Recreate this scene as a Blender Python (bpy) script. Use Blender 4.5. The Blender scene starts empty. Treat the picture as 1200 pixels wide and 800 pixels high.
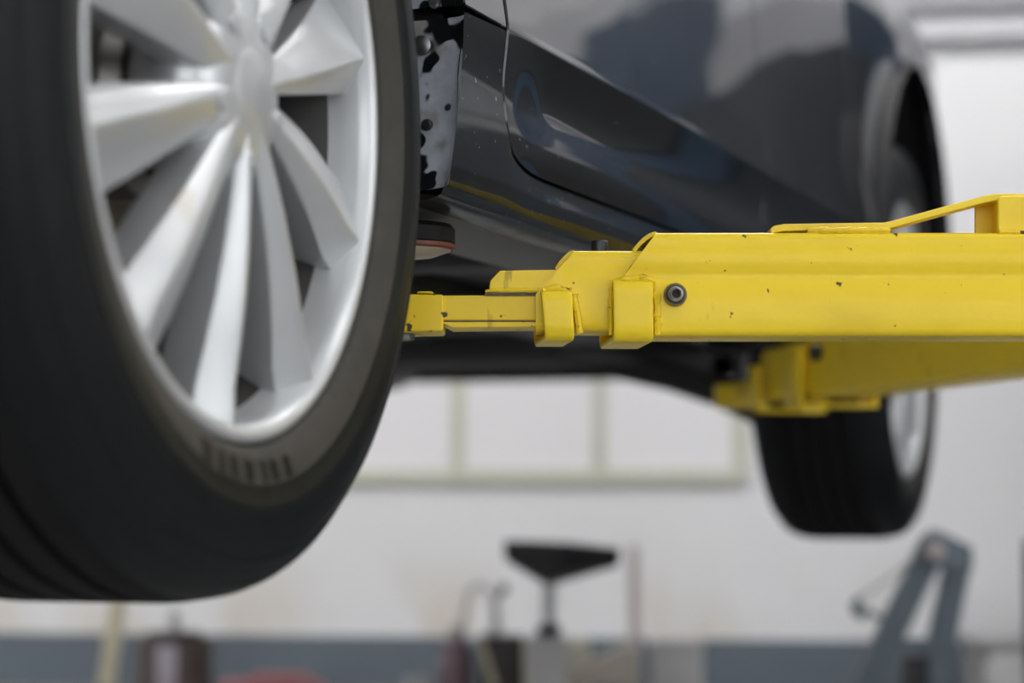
import bpy, bmesh, math, random
from mathutils import Vector, Matrix
random.seed(7)
PI = math.pi
sc = bpy.context.scene
COL = sc.collection

# ------------------------------------------------------------------ camera frame
F, HOR = 2891.0, 171.0            # focal length in pixels of the 1200 wide frame, horizon below centre
TH = math.atan(HOR / F)
CAM = Vector((0, 0, 1.25))
FW = Vector((0, math.cos(TH), math.sin(TH))); UP = Vector((0, -math.sin(TH), math.cos(TH)))
def P(px, py, Y):
    r = Vector(((px - 600) / F, 0, 0)) + FW + UP * ((400 - py) / F)
    return CAM + r * (Y / r.y)
def X(px, Y): return P(px, 400, Y).x
def Z(py, Y): return P(600, py, Y).z

# ------------------------------------------------------------------ materials
MATS = {}
def new_mat(name):
    m = bpy.data.materials.new(name); m.use_nodes = True
    nt = m.node_tree; b = nt.nodes['Principled BSDF']
    MATS[name] = m
    return m, nt, b
def simple(name, col, rough=.5, metal=0, coat=0, spec=.5, noise=0, nscale=30, bump=0, bscale=60, coatr=.05):
    m, nt, b = new_mat(name)
    b.inputs['Base Color'].default_value = (*col, 1)
    b.inputs['Roughness'].default_value = rough
    b.inputs['Metallic'].default_value = metal
    b.inputs['Coat Weight'].default_value = coat
    b.inputs['Coat Roughness'].default_value = coatr
    b.inputs['Specular IOR Level'].default_value = spec
    tc = nt.nodes.new('ShaderNodeTexCoord')
    if noise:
        n = nt.nodes.new('ShaderNodeTexNoise'); n.inputs['Scale'].default_value = nscale; n.inputs['Detail'].default_value = 5
        nt.links.new(tc.outputs['Object'], n.inputs['Vector'])
        mr = nt.nodes.new('ShaderNodeMapRange'); mr.inputs[1].default_value = .25; mr.inputs[2].default_value = .75
        mr.inputs[3].default_value = 1 - noise; mr.inputs[4].default_value = 1 + noise
        nt.links.new(n.outputs['Fac'], mr.inputs[0])
        mx = nt.nodes.new('ShaderNodeMix'); mx.data_type = 'RGBA'; mx.blend_type = 'MULTIPLY'; mx.inputs[0].default_value = 1
        mx.inputs[6].default_value = (*col, 1)
        nt.links.new(mr.outputs[0], mx.inputs[7]); nt.links.new(mx.outputs[2], b.inputs['Base Color'])
    if bump:
        n2 = nt.nodes.new('ShaderNodeTexNoise'); n2.inputs['Scale'].default_value = bscale; n2.inputs['Detail'].default_value = 4
        nt.links.new(tc.outputs['Object'], n2.inputs['Vector'])
        bp = nt.nodes.new('ShaderNodeBump'); bp.inputs['Strength'].default_value = bump; bp.inputs['Distance'].default_value = .002
        nt.links.new(n2.outputs['Fac'], bp.inputs['Height']); nt.links.new(bp.outputs['Normal'], b.inputs['Normal'])
    return m
def overlay(m, col, scale, lo, hi, detail=3, rough=None, seed=0, stretch=(1, 1, 1), zr=None, fac=1.0):
    """a second colour where noise passes a threshold (stains, chips, dust)"""
    nt = m.node_tree; b = nt.nodes['Principled BSDF']
    tc = nt.nodes.new('ShaderNodeTexCoord'); mp = nt.nodes.new('ShaderNodeMapping')
    mp.inputs['Location'].default_value = (seed, seed * .7, seed * .3); mp.inputs['Scale'].default_value = stretch
    nt.links.new(tc.outputs['Object'], mp.inputs['Vector'])
    n = nt.nodes.new('ShaderNodeTexNoise'); n.inputs['Scale'].default_value = scale; n.inputs['Detail'].default_value = detail
    nt.links.new(mp.outputs[0], n.inputs['Vector'])
    mr = nt.nodes.new('ShaderNodeMapRange'); mr.interpolation_type = 'SMOOTHSTEP'
    mr.inputs[1].default_value = lo; mr.inputs[2].default_value = hi; mr.inputs[4].default_value = fac
    nt.links.new(n.outputs['Fac'], mr.inputs[0])
    out = mr.outputs[0]
    if zr:
        sp = nt.nodes.new('ShaderNodeSeparateXYZ'); nt.links.new(tc.outputs['Object'], sp.inputs[0])
        for (axis, a0, a1) in zr:      # value ramps from 1 at a0 to 0 at a1
            r2 = nt.nodes.new('ShaderNodeMapRange'); r2.interpolation_type = 'SMOOTHSTEP'
            r2.inputs[1].default_value = min(a0, a1); r2.inputs[2].default_value = max(a0, a1)
            r2.inputs[3].default_value = 1 if a0 < a1 else 0; r2.inputs[4].default_value = 0 if a0 < a1 else 1
            nt.links.new(sp.outputs[axis], r2.inputs[0])
            mu = nt.nodes.new('ShaderNodeMath'); mu.operation = 'MULTIPLY'
            nt.links.new(out, mu.inputs[0]); nt.links.new(r2.outputs[0], mu.inputs[1]); out = mu.outputs[0]
    mx = nt.nodes.new('ShaderNodeMix'); mx.data_type = 'RGBA'
    inp = b.inputs['Base Color']
    if inp.is_linked:
        nt.links.new(inp.links[0].from_socket, mx.inputs[6])
    else:
        mx.inputs[6].default_value = inp.default_value
    mx.inputs[7].default_value = (*col, 1)
    nt.links.new(out, mx.inputs[0]); nt.links.new(mx.outputs[2], inp)
    if rough is not None:
        ri = b.inputs['Roughness']
        m2 = nt.nodes.new('ShaderNodeMix'); m2.data_type = 'FLOAT'
        if ri.is_linked: nt.links.new(ri.links[0].from_socket, m2.inputs[2])
        else: m2.inputs[2].default_value = ri.default_value
        m2.inputs[3].default_value = rough
        nt.links.new(out, m2.inputs[0]); nt.links.new(m2.outputs[0], ri)
    return m
def emit(name, col, s):
    m, nt, b = new_mat(name)
    b.inputs['Base Color'].default_value = (*col, 1)
    b.inputs['Emission Color'].default_value = (*col, 1); b.inputs['Emission Strength'].default_value = s
    return m

M_wall = simple('wall_paint', (.80, .80, .815), .6, noise=.015, nscale=3)
overlay(M_wall, (.60, .50, .36), 2.6, .40, .66, 4, seed=3.1, stretch=(1.6, 1, .7), zr=[('Z', .82, 1.14), ('X', .2, 1.6)], fac=.6)
overlay(M_wall, (.66, .60, .48), 5, .60, .74, 4, seed=9.4, stretch=(1, 1, .6), zr=[('Z', .85, 1.15)], fac=.6)
M_sidewall = simple('side_wall_paint', (.80, .80, .81), .6, noise=.02, nscale=2)
M_dado = simple('dado_paint', (.125, .155, .185), .5, noise=.08, nscale=4)
M_soffit = simple('soffit_paint', (.60, .60, .625), .6)
M_conduit = simple('grey_conduit_cover', (.34, .34, .36), .6)
M_ceil = simple('ceiling_paint', (.72, .72, .73), .8)
M_floor = simple('floor_coating', (.36, .36, .355), .35, noise=.12, nscale=2, spec=.4)
M_winframe = simple('window_frame_paint', (.60, .60, .50), .5)
M_pane = emit('frosted_daylight_pane', (.74, .73, .745), .07)
M_daylight = emit('bright_daylight_pane', (.96, .98, 1.0), 1.6)
M_boost_left = emit('boosted_left_pane', (.96, .98, 1.0), 3.4)  # unseen window pane, glow boosted to lighten the rear lift arm
M_lamp = emit('lamp_diffuser', (1.0, .99, .975), 25.0)
M_lampmid = emit('lamp_diffuser_middle', (1.0, .99, .975), 7.0)
M_lampdim = emit('lamp_diffuser_dim', (1.0, .99, .975), 2.5)
M_lampframe = simple('lamp_housing', (.7, .7, .7), .4)

M_paint = simple('black_car_paint', (.0055, .0065, .008), .36, coat=1, coatr=.03, spec=.04)
M_rock = simple('dusty_black_car_paint', (.008, .010, .012), .3, coat=.8, coatr=.06, spec=.05)
overlay(M_rock, (.020, .024, .027), 14, .45, .80, 4, seed=1, fac=.6)
overlay(M_rock, (.35, .37, .38), 150, .735, .76, 1, rough=.7, seed=4, fac=.6)
overlay(M_paint, (.30, .32, .33), 170, .765, .79, 1, rough=.6, seed=2, fac=.6)
M_flange = simple('dusty_grey_arch_flange', (.36, .385, .43), .5, noise=.25, nscale=40, bump=.3, bscale=120)
overlay(M_flange, (.20, .17, .13), 30, .52, .7, 4, seed=8, fac=.7)
overlay(M_flange, (.006, .007, .009), 26, .55, .585, 2, rough=.3, seed=5.2)
M_glass = simple('tinted_glass', (.02, .025, .025), .05, coat=1)
M_under = simple('underseal', (.018, .018, .017), .6, noise=.4, nscale=12, bump=.5, bscale=40)
M_floorpan = simple('dark_floor_pan', (.010, .011, .011), .5, noise=.4, nscale=8, bump=.5, bscale=20)
M_rockbot = simple('grimy_sill_underside', (.045, .040, .030), .38, noise=.35, nscale=25)
M_liner = simple('wheel_liner_plastic', (.012, .012, .012), .7, noise=.3, nscale=30)
M_tyre = simple('tyre_rubber', (.0055, .0072, .0082), .50, noise=.12, nscale=60, bump=.12, bscale=200, spec=.17)
M_tyreband = simple('brown_tyre_band', (.046, .042, .036), .6, noise=.15, nscale=60, spec=.25)  # lighter brownish ring of rubber next to the rim
M_tread = simple('tread_rubber', (.005, .0055, .0055), .8, noise=.2, nscale=60, spec=.2)
M_alloy = simple('silver_alloy', (.53, .54, .55), .32, metal=.45, noise=.03, nscale=20)
overlay(M_alloy, (.45, .36, .22), 16, .63, .78, 3, seed=6, fac=.55, rough=.5)
M_innerbarrel = simple('shaded_inner_barrel', (.030, .027, .024), .6, noise=.3, nscale=14)  # dark colour stands in for the shaded depth behind the spokes
M_barrel = simple('alloy_barrel', (.56, .57, .58), .36, metal=.45, noise=.06, nscale=12)
M_disc = simple('brake_disc_iron', (.30, .28, .26), .4, metal=.8, noise=.2, nscale=40)
M_caliper = simple('caliper_iron', (.10, .09, .08), .6, metal=.3, noise=.3)
M_steel = simple('bare_steel', (.22, .22, .23), .35, metal=.9, noise=.2, nscale=80)
M_darksteel = simple('dark_steel', (.045, .045, .047), .4, metal=.7, noise=.2, nscale=80)
M_black = simple('matt_black', (.008, .008, .009), .6)
M_rubber = simple('pad_rubber', (.004, .004, .004), .6, spec=.2)
M_rust = simple('rusty_bare_edge', (.10, .07, .055), .6, metal=.4, noise=.5, nscale=150)
M_exh = simple('exhaust_steel', (.14, .13, .12), .5, metal=.7, noise=.3, nscale=20)

def yellow(name, col, rough=.42):
    m = simple(name, col, rough, coat=.14, spec=.3, noise=.05, nscale=9, bump=.12, bscale=90, coatr=.16)
    overlay(m, (.52, .34, .012), 7, .50, .80, 5, seed=2.2, fac=.45, stretch=(1, 1, 2))
    overlay(m, (.10, .065, .02), 95, .70, .73, 3, seed=1.7, rough=.7)
    overlay(m, (.30, .20, .03), 40, .68, .73, 5, seed=5.7, rough=.7, stretch=(1, 1, .25), fac=.7)
    return m
M_yel = yellow('yellow_lift_paint', (.82, .585, .016))
M_yelworn = yellow('worn_yellow_lift_paint', (.76, .53, .014), .5)
overlay(M_yelworn, (.06, .04, .025), 60, .62, .67, 3, seed=11, rough=.7)
M_navy = simple('navy_post_paint', (.03, .045, .075), .4, noise=.05)

# ------------------------------------------------------------------ helpers
def link_mesh(name, verts, faces, mat, parent=None, smooth=True, mats=None, midx=None, autosmooth=None):
    me = bpy.data.meshes.new(name); me.from_pydata([tuple(v) for v in verts], [], faces)
    o = bpy.data.objects.new(name, me); COL.objects.link(o)
    for m in (mats or [mat]): me.materials.append(m)
    if midx:
        for p, i in zip(me.polygons, midx): p.material_index = i
    bm = bmesh.new(); bm.from_mesh(me); bmesh.ops.recalc_face_normals(bm, faces=bm.faces)
    if autosmooth is not None:
        a = math.radians(autosmooth)
        for e in bm.edges:
            if len(e.link_faces) == 2 and e.calc_face_angle(0) > a: e.smooth = False
    for f in bm.faces: f.smooth = smooth
    bm.to_mesh(me); bm.free()
    if parent: o.parent = parent
    return o
class MB:
    def __init__(s): s.v = []; s.f = []; s.mi = []
    def add(s, vs, fs, mi=0):
        k = len(s.v); s.v += [Vector(v) for v in vs]; s.f += [[i + k for i in f] for f in fs]; s.mi += [mi] * len(fs)
    def box(s, a, b, mi=0, M=None, ch=0):
        a, b = Vector(a), Vector(b)
        lo = Vector([min(a[i], b[i]) for i in range(3)]); hi = Vector([max(a[i], b[i]) for i in range(3)])
        bm = bmesh.new(); bmesh.ops.create_cube(bm, size=1)
        for v in bm.verts: v.co = Vector([(lo[i] + hi[i]) / 2 + v.co[i] * (hi[i] - lo[i]) for i in range(3)])
        if ch: bmesh.ops.bevel(bm, geom=bm.edges[:], offset=ch, segments=2, profile=.6, affect='EDGES')
        s.take(bm, mi, M)
    def take(s, bm, mi=0, M=None):
        bm.verts.ensure_lookup_table(); bm.verts.index_update()
        s.add([(M @ v.co if M else v.co) for v in bm.verts], [[v.index for v in f.verts] for f in bm.faces], mi); bm.free()
    def prism(s, poly, d, mi=0):
        """poly: 3-D points of one face, d: extrusion vector"""
        n = len(poly); d = Vector(d)
        vs = [Vector(p) for p in poly] + [Vector(p) + d for p in poly]
        fs = [list(range(n)), [n + i for i in reversed(range(n))]] + [[i, (i + 1) % n, n + (i + 1) % n, n + i] for i in range(n)]
        s.add(vs, fs, mi)
    def lathe(s, prof, origin=(0, 0, 0), axis='z', n=48, mi=0, closed=False, a0=0, a1=2 * PI, cap=False):
        """prof: (r, h)"""
        full = abs(a1 - a0 - 2 * PI) < 1e-6
        m = n if full else n + 1; o = Vector(origin); vs = []
        for i in range(m):
            a = a0 + (a1 - a0) * i / n; c, q = math.cos(a), math.sin(a)
            for r, h in prof:
                vs.append(o + (Vector((r * c, r * q, h)) if axis == 'z' else Vector((h, r * c, r * q)) if axis == 'x' else Vector((r * q, h, r * c))))
        k = len(prof); fs = []
        for i in range(n):
            j = (i + 1) % m
            for p in range(k if closed else k - 1):
                q = (p + 1) % k
                fs.append([i * k + p, j * k + p, j * k + q, i * k + q])
        if cap and full:
            fs.append([i * k for i in range(m)]); fs.append([i * k + k - 1 for i in reversed(range(m))])
        s.add(vs, fs, mi)
    def tube(s, pts, r, n=12, mi=0, caps=True):
        pts = [Vector(p) for p in pts]; rs = r if isinstance(r, (list, tuple)) else [r] * len(pts)
        vs = []; up = None
        for i, p in enumerate(pts):
            d = ((pts[min(i + 1, len(pts) - 1)] - p).normalized() + (p - pts[max(i - 1, 0)]).normalized()).normalized()
            if up is None: up = Vector((0, 0, 1)) if abs(d.z) < .9 else Vector((1, 0, 0))
            a = d.cross(up).normalized(); b = a.cross(d).normalized(); up = b
            vs += [p + (a * math.cos(2 * PI * k / n) + b * math.sin(2 * PI * k / n)) * rs[i] for k in range(n)]
        fs = [[i * n + k, i * n + (k + 1) % n, (i + 1) * n + (k + 1) % n, (i + 1) * n + k] for i in range(len(pts) - 1) for k in range(n)]
        if caps: fs += [list(range(n)), [(len(pts) - 1) * n + k for k in reversed(range(n))]]
        s.add(vs, fs, mi)
    def build(s, name, mat, parent=None, smooth=True, auto=32, bevel=0, seg=2, solid=0):
        mats = mat if isinstance(mat, list) else [mat]
        o = link_mesh(name, s.v, s.f, None, parent, smooth, mats, s.mi, None if (bevel or solid) else auto)
        if solid:
            q = o.modifiers.new('s', 'SOLIDIFY'); q.thickness = solid; q.offset = -1
        if bevel:
            q = o.modifiers.new('b', 'BEVEL'); q.width = bevel; q.segments = seg; q.limit_method = 'ANGLE'; q.angle_limit = math.radians(30); q.harden_normals = True
        return o
def empty(name, loc, rz=0, label=None, cat=None, group=None):
    o = bpy.data.objects.new(name, None); COL.objects.link(o); o.location = loc; o.rotation_euler = (0, 0, rz); o.empty_display_size = .1
    if label: o['label'] = label; o['category'] = cat
    if group: o['group'] = group
    return o
def tag(o, label, cat, group=None):
    o['label'] = label; o['category'] = cat
    if group: o['group'] = group
    return o
def struct(o): o['kind'] = 'structure'; return o
def copy_tree(o, parent=None):
    c = o.copy(); COL.objects.link(c); c.parent = parent
    for ch in list(o.children): copy_tree(ch, c)
    return c
def sm(x, a, b):
    t = max(0, min(1, (x - a) / (b - a))); return t * t * (3 - 2 * t)
def interp(x, tab):
    if x <= tab[0][0]: return tab[0][1]
    for (x0, y0), (x1, y1) in zip(tab, tab[1:]):
        if x <= x1: return y0 + (y1 - y0) * (x - x0) / (x1 - x0)
    return tab[-1][1]
def spline(x, tab):
    """smooth (Catmull-Rom style hermite) interpolation"""
    if x <= tab[0][0]: return tab[0][1]
    if x >= tab[-1][0]: return tab[-1][1]
    for i in range(len(tab) - 1):
        if x <= tab[i + 1][0]: break
    def sl(j):
        if j <= 0: return (tab[1][1] - tab[0][1]) / (tab[1][0] - tab[0][0])
        if j >= len(tab) - 1: return (tab[-1][1] - tab[-2][1]) / (tab[-1][0] - tab[-2][0])
        return (tab[j + 1][1] - tab[j - 1][1]) / (tab[j + 1][0] - tab[j - 1][0])
    x0, y0 = tab[i]; x1, y1 = tab[i + 1]; h = x1 - x0; t = (x - x0) / h
    return (2*t**3 - 3*t*t + 1) * y0 + (t**3 - 2*t*t + t) * h * sl(i) + (-2*t**3 + 3*t*t) * y1 + (t**3 - t*t) * h * sl(i + 1)

# ------------------------------------------------------------------ the room
WA = math.radians(9)
def wallY(x): return 6.5 - .1584 * x
def wall_run(name, p0, p1, h, mat, th=.2, z0=0):
    a, b = Vector((*p0, 0)), Vector((*p1, 0)); d = (b - a).normalized(); n = Vector((-d.y, d.x, 0))
    m = MB(); m.prism([a + Vector((0, 0, z0)), b + Vector((0, 0, z0)), b + Vector((0, 0, h)), a + Vector((0, 0, h))], n * th)
    return struct(m.build(name, mat, smooth=False))
XL, XR, YB, H = -4.6, 4.6, -4.2, 4.2
wall_run('wall_back', (XL, wallY(XL)), (XR, wallY(XR)), H, M_wall)
wall_run('wall_right', (XR, wallY(XR)), (XR, YB), H, M_sidewall)
wall_run('wall_front', (XR, YB), (XL, YB), H, M_sidewall)
wall_run('wall_left', (XL, YB), (XL, wallY(XL)), H, M_sidewall)
m = MB(); m.box((XL - .2, YB - .2, -.1), (XR + .2, 7.6, 0)); struct(m.build('floor', M_floor, smooth=False))
m = MB(); m.box((XL - .2, YB - .2, H), (XR + .2, 7.6, H + .1)); struct(m.build('ceiling', M_ceil, smooth=False))
# painted dado, proud of the wall by a centimetre, and the soffit high on the wall
def dado(name, p0, p1, z0, z1, th, mat):
    a, b = Vector((*p0, 0)), Vector((*p1, 0)); d = (b - a).normalized(); n = Vector((d.y, -d.x, 0))
    m = MB(); m.prism([a + Vector((0, 0, z0)), b + Vector((0, 0, z0)), b + Vector((0, 0, z1)), a + Vector((0, 0, z1))], n * th)
    return struct(m.build(name, mat, smooth=False))
ZD = Z(746.5, 6.5)
dado('baseboard_back', (XL, wallY(XL)), (XR, wallY(XR)), 0, ZD, .012, M_dado)
dado('baseboard_right', (XR, wallY(XR) - .02), (XR, YB), 0, ZD, .012, M_dado)
dado('baseboard_front', (XR, YB), (XL, YB), 0, ZD, .012, M_dado)
dado('baseboard_left', (XL, YB), (XL, wallY(XL) - .02), 0, ZD, .012, M_dado)
dado('trim_1', (XL, wallY(XL)), (XR, wallY(XR)), Z(46, 6.3), Z(46, 6.3) + .5, .05, M_soffit)
dado('trim_2', (XL, wallY(XL) - .05), (XR, wallY(XR) - .05), Z(14, 6.3), Z(14, 6.3) + .16, .03, M_conduit)
# back window behind the car
def window_back():
    def W(px, z):                       # point on the back wall seen at column px
        k = (px - 600) / F / math.cos(TH) * 1.0
        y = 6.5 / (1 + .1584 * k); return Vector((k * y, y, z))
    d = Vector((math.cos(WA), -math.sin(WA), 0)); n = Vector((-math.sin(WA), -math.cos(WA), 0))
    z0, z1 = Z(566, 6.5), 2.30
    xs = [W(p, 0) for p in (206, 371, 538, 703, 866)]
    fr = MB(); t = .036
    for p in xs:
        fr.prism([p - d * t / 2 + Vector((0, 0, z0)), p + d * t / 2 + Vector((0, 0, z0)), p + d * t / 2 + Vector((0, 0, z1)), p - d * t / 2 + Vector((0, 0, z1))], n * .015)
    for z in (z0, (z0 + z1) / 2 + .1, z1 - t):
        fr.prism([xs[0] - d * t / 2 + Vector((0, 0, z)), xs[-1] + d * t / 2 + Vector((0, 0, z)), xs[-1] + d * t / 2 + Vector((0, 0, z + t)), xs[0] - d * t / 2 + Vector((0, 0, z + t))], n * .016)
    root = struct(fr.build('window_1', M_winframe, smooth=False))
    for a, b in zip(xs, xs[1:]):
        g = MB(); g.prism([a + Vector((0, 0, z0)), b + Vector((0, 0, z0)), b + Vector((0, 0, z1)), a + Vector((0, 0, z1))], n * .008)
        struct(g.build('window_pane', M_pane, root, smooth=False))
window_back()
# daylight windows outside the view: right wall and the wall behind the camera
def side_window(k, a, b, z0, z1, n, cols, pane=None):
    a, b = Vector(a), Vector(b); n = Vector(n); d = (b - a).normalized(); L = (b - a).length; t = .06
    fr = MB()
    for i in range(cols + 1):
        p = a + d * L * i / cols
        fr.prism([p - d * t / 2 + Vector((0, 0, z0)), p + d * t / 2 + Vector((0, 0, z0)), p + d * t / 2 + Vector((0, 0, z1)), p - d * t / 2 + Vector((0, 0, z1))], n * .06)
    for z in (z0 - t, z1):
        fr.prism([a + Vector((0, 0, z)), b + Vector((0, 0, z)), b + Vector((0, 0, z + t)), a + Vector((0, 0, z + t))], n * .07)
    root = struct(fr.build('window_%d' % k, M_winframe, smooth=False))
    g = MB(); g.prism([a + Vector((0, 0, z0)), b + Vector((0, 0, z0)), b + Vector((0, 0, z1)), a + Vector((0, 0, z1))], n * .02)
    struct(g.build('window_pane', pane or M_daylight, root, smooth=False))
side_window(2, (XR, -3.2, 0), (XR, 1.4, 0), 1.3, 3.3, (-1, 0, 0), 5)
side_window(3, (-3.4, YB, 0), (3.4, YB, 0), 1.3, 3.3, (0, 1, 0), 6)
side_window(4, (XL, -3.0, 0), (XL, 1.0, 0), 1.5, 3.0, (1, 0, 0), 4, M_boost_left)
for i, (lx, ly) in enumerate([(-2.4, -1.5), (0.6, -1.5), (3.3, -1.5), (-2.4, 1.6), (1.6, 1.4), (3.5, 1.6), (-2.6, 4.5), (0.7, 4.4), (3.3, 4.2)]):
    r = empty('ceiling_light', (lx, ly, H - .09), 0, 'long white panel lamp fixed under the ceiling', 'ceiling light', 'ceiling panel lamps')
    m = MB(); m.box((-.85, -.22, .02), (.85, .22, .09), ch=.006); m.build('housing', M_lampframe, r)
    m = MB(); m.box((-.81, -.18, .0), (.81, .18, .019)); m.build('diffuser', M_lampdim if ly < 0 else M_lampmid if ly < 3 or lx > 3 else M_lamp, r)

# ------------------------------------------------------------------ the car
ANG = math.radians(18.1); HUB = Vector((-.1745, 1.632, 1.5156)); ZB = HUB.z - .342
car = empty('car', (HUB.x, HUB.y, ZB), -ANG, 'black car raised on a lift with silver multi-spoke wheels', 'car')
def L(s, t, z): return Vector((t, s, z - ZB))          # car frame -> local of the car's empty
CF, CR = (0.0, 1.68, .437), (2.74, 1.602, .370)         # wheel arches: s, z, radius
MID = -.885
WELL = [(1.478, -.030), (1.503, 0)]
def skin(s, z):
    """outward offset of the body side"""
    base = spline(s, [(-1.0, -.42), (-.85, -.20), (-.6, -.06), (-.3, .0), (.0, .012), (.4, .0), (1.0, .004), (1.8, .006), (2.3, .008), (2.74, .024), (3.02, .024), (3.2, .0), (3.4, -.045), (3.58, -.13), (3.70, -.28), (3.74, -.42)])
    up = spline(z, [(1.50, 0), (1.653, 0), (1.66, -.0008), (1.70, -.0065), (1.78, -.0165), (1.88, -.025), (1.98, -.032), (2.08, -.045), (2.14, -.07), (2.18, -.11)])
    dr = spline(z, [(1.50, -.004), (1.532, -.009), (1.545, -.0062), (1.560, -.0050), (1.575, -.0072), (1.595, -.0108), (1.615, -.0105), (1.635, -.0060), (1.648, -.0016), (1.653, 0), (1.66, -.0005), (1.70, 0)])
    if z > 1.70: dr = 0
    k = sm(s, .552, .70) * (1 - sm(s, 2.20, 2.42))
    # flat front end of the door, blending into the hollow above the sill
    front = spline(z, [(1.50, 0), (1.56, -.002), (1.60, -.004), (1.653, 0), (1.7, 0)]) if z < 1.7 else 0
    arch = 0
    for (cs, cz, R) in (CF, CR):
        r = math.hypot(s - cs, z - cz)
        arch += .012 * math.exp(-((r - R) / .035) ** 2)
    if s < .6: arch *= sm(z, 1.66, 1.8)
    return base - .215 * max(0, 1.514 - z) + up * (1 - .65 * sm(s, 2.25, 2.65) * (1 - sm(z, 2.0, 2.15))) + dr * k + front * (1 - k) + arch
class Pair:                        # near side and its mirror image on the far side, each a mesh of its own
    def __init__(s): s.ms = []
    def build(s, *a, **k): return [m.build(*a, **k) for m in s.ms][0]
def grid(rows, name, mat, flip=False, parent=car, ret=True, both=True, label=None):
    """rows: lists of (s, t, z)"""
    pair = Pair()
    for mir in ((False, True) if both else (False,)):
        m = MB(); pair.ms.append(m)
        vs = [L(s, (2 * MID - t) if mir else t, z) for r in rows for (s, t, z) in r]; n = len(rows[0])
        m.add(vs, [[i * n + j, i * n + j + 1, (i + 1) * n + j + 1, (i + 1) * n + j] for i in range(len(rows) - 1) for j in range(n - 1)])
    return pair
def panel_rows(S, Zs, edge=.0015, depth=.014):
    """S, Zs: 2-D lists of (s, z) over the panel; adds a rolled return round the border"""
    n, k = len(S), len(S[0])
    pts = [[(S[i][j], skin(S[i][j], Zs[i][j]), Zs[i][j]) for j in range(k)] for i in range(n)]
    def ext(a, b, e):      # point beyond a away from b
        dx, dz = a[0] - b[0], a[2] - b[2]; q = math.hypot(dx, dz) or 1
        return (a[0] + dx / q * e, a[1], a[2] + dz / q * e)
    def ring(row_in, row_edge, e, d): return [(lambda p: (p[0], p[1] - d, p[2]))(ext(a, b, e)) for a, b in zip(row_edge, row_in)]
    for e, d in ((edge, edge), (edge * 1.1, depth)):
        top = ring(pts[-2], pts[-1], e if d == edge else 1e-4, d if d == edge else depth)
        bot = ring(pts[1], pts[0], e if d == edge else 1e-4, d if d == edge else depth)
        pts = [bot] + pts + [top]
        for r in pts:
            a0 = ext(r[0], r[1], e if d == edge else 1e-4); a1 = ext(r[-1], r[-2], e if d == edge else 1e-4)
            dd = d if d == edge else depth
            r.insert(0, (a0[0], a0[1] - dd, a0[2])); r.append((a1[0], a1[1] - dd, a1[2]))
    return pts
def fr(a, b, n, p=1.0): return [a + (b - a) * (i / n) ** p for i in range(n + 1)]
# door front edge, read off the photograph
EDGE = [(1.532, .648), (1.5335, .610), (1.537, .586), (1.542, .571), (1.551, .561), (1.566, .554), (1.60, .547), (1.64, .5485), (1.68, .552), (1.9, .556), (2.18, .56)]
# --- front door
zl = [1.536, 1.5365, 1.5375, 1.539, 1.541, 1.5435, 1.547, 1.551, 1.556] + fr(1.562, 1.64, 26) + [1.6435, 1.646, 1.648, 1.6495, 1.651, 1.6525, 1.654, 1.656, 1.659, 1.663, 1.669, 1.677] + fr(1.69, 2.17, 30)
us = [0, .002, .005, .009, .014, .02, .028, .038, .05] + fr(.065, 1, 56)
def doorgrid(sl, sr): return [[sl(z) + (sr(z) - sl(z)) * u for u in us] for z in zl], [[z for _ in us] for z in zl]
fd_l = lambda z: interp(z - .0035, EDGE) + .0045
fd_r = lambda z: 1.62 + .03 * (z - 1.6)
S_, Z_ = doorgrid(fd_l, fd_r)
m = grid(panel_rows(S_, Z_), 'x', None); m.build('front_door', M_paint, car, auto=40)
rd_l = lambda z: fd_r(z) + .005
def rd_r(z):
    return 2.36 if z < 1.5 else min(2.60, 2.328 + .9 * max(0, z - 1.74) ** 1.15)
S_, Z_ = doorgrid(rd_l, rd_r)
m = grid(panel_rows(S_, Z_), 'x', None); m.build('rear_door', M_paint, car, auto=40)
# --- rocker panel with the stub of wing below the split line
top = [(.4400 + (.5445 - .4400) * i / 14, 1.6470 + .004 * i / 14) for i in range(15)]
top += [(.5455, 1.650), (.5460, 1.647)] + [(interp(z, EDGE) - .0015, z) for z in fr(1.642, 1.562, 14)] + [(interp(z, EDGE) - .0015, z) for z in (1.557, 1.552, 1.547, 1.543, 1.540, 1.5375, 1.536, 1.5345, 1.5335)]
top += [(.625, 1.5325), (.66, 1.532)] + [(s, 1.532) for s in fr(.70, 2.37, 40)]
nt_ = len(top)
bot = []
i0 = 14; i1 = nt_ - 42
for i, (s, z) in enumerate(top):
    if i <= i0: b = .3865 + (.520 - .3865) * i / i0
    elif i <= i1: b = .520 + (.64 - .520) * (i - i0) / (i1 - i0)
    else: b = s
    bot.append((b, 1.503))
rows = []
vv = [0, .03, .055, .07, .085, .11] + fr(.15, 1, 16)
def archs(z): return math.sqrt(max(0, CF[2] ** 2 - (z - CF[1]) ** 2))
for v in vv:
    r = []
    for i, ((s1, z1), (s0, z0)) in enumerate(zip(top, bot)):
        z = z0 + (z1 - z0) * v; s = s0 + (s1 - s0) * v
        if i <= i0: s += (archs(z) - (bot[0][0] + (top[0][0] - bot[0][0]) * v)) * (1 - i / i0)
        r.append((s, skin(s, z), z))
    rows.append(r)
under = []
for z, t in [(1.4780, -.125), (1.4775, -.118), (1.4830, -.034), (1.4838, -.030), (1.4850, -.0160), (1.4875, -.0072), (1.4890, -.0048), (1.4900, -.0038), (1.5000, -.0010), (1.5015, -.0004)]:
    under.append([(math.sqrt(max(0, CF[2] ** 2 - (z - CF[1]) ** 2)) + (b[0] - .3865) * (2.37 - .38) / (2.37 - .3865), skin(b[0], 1.503) + t, z) for b in bot])
rows = under + rows
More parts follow.
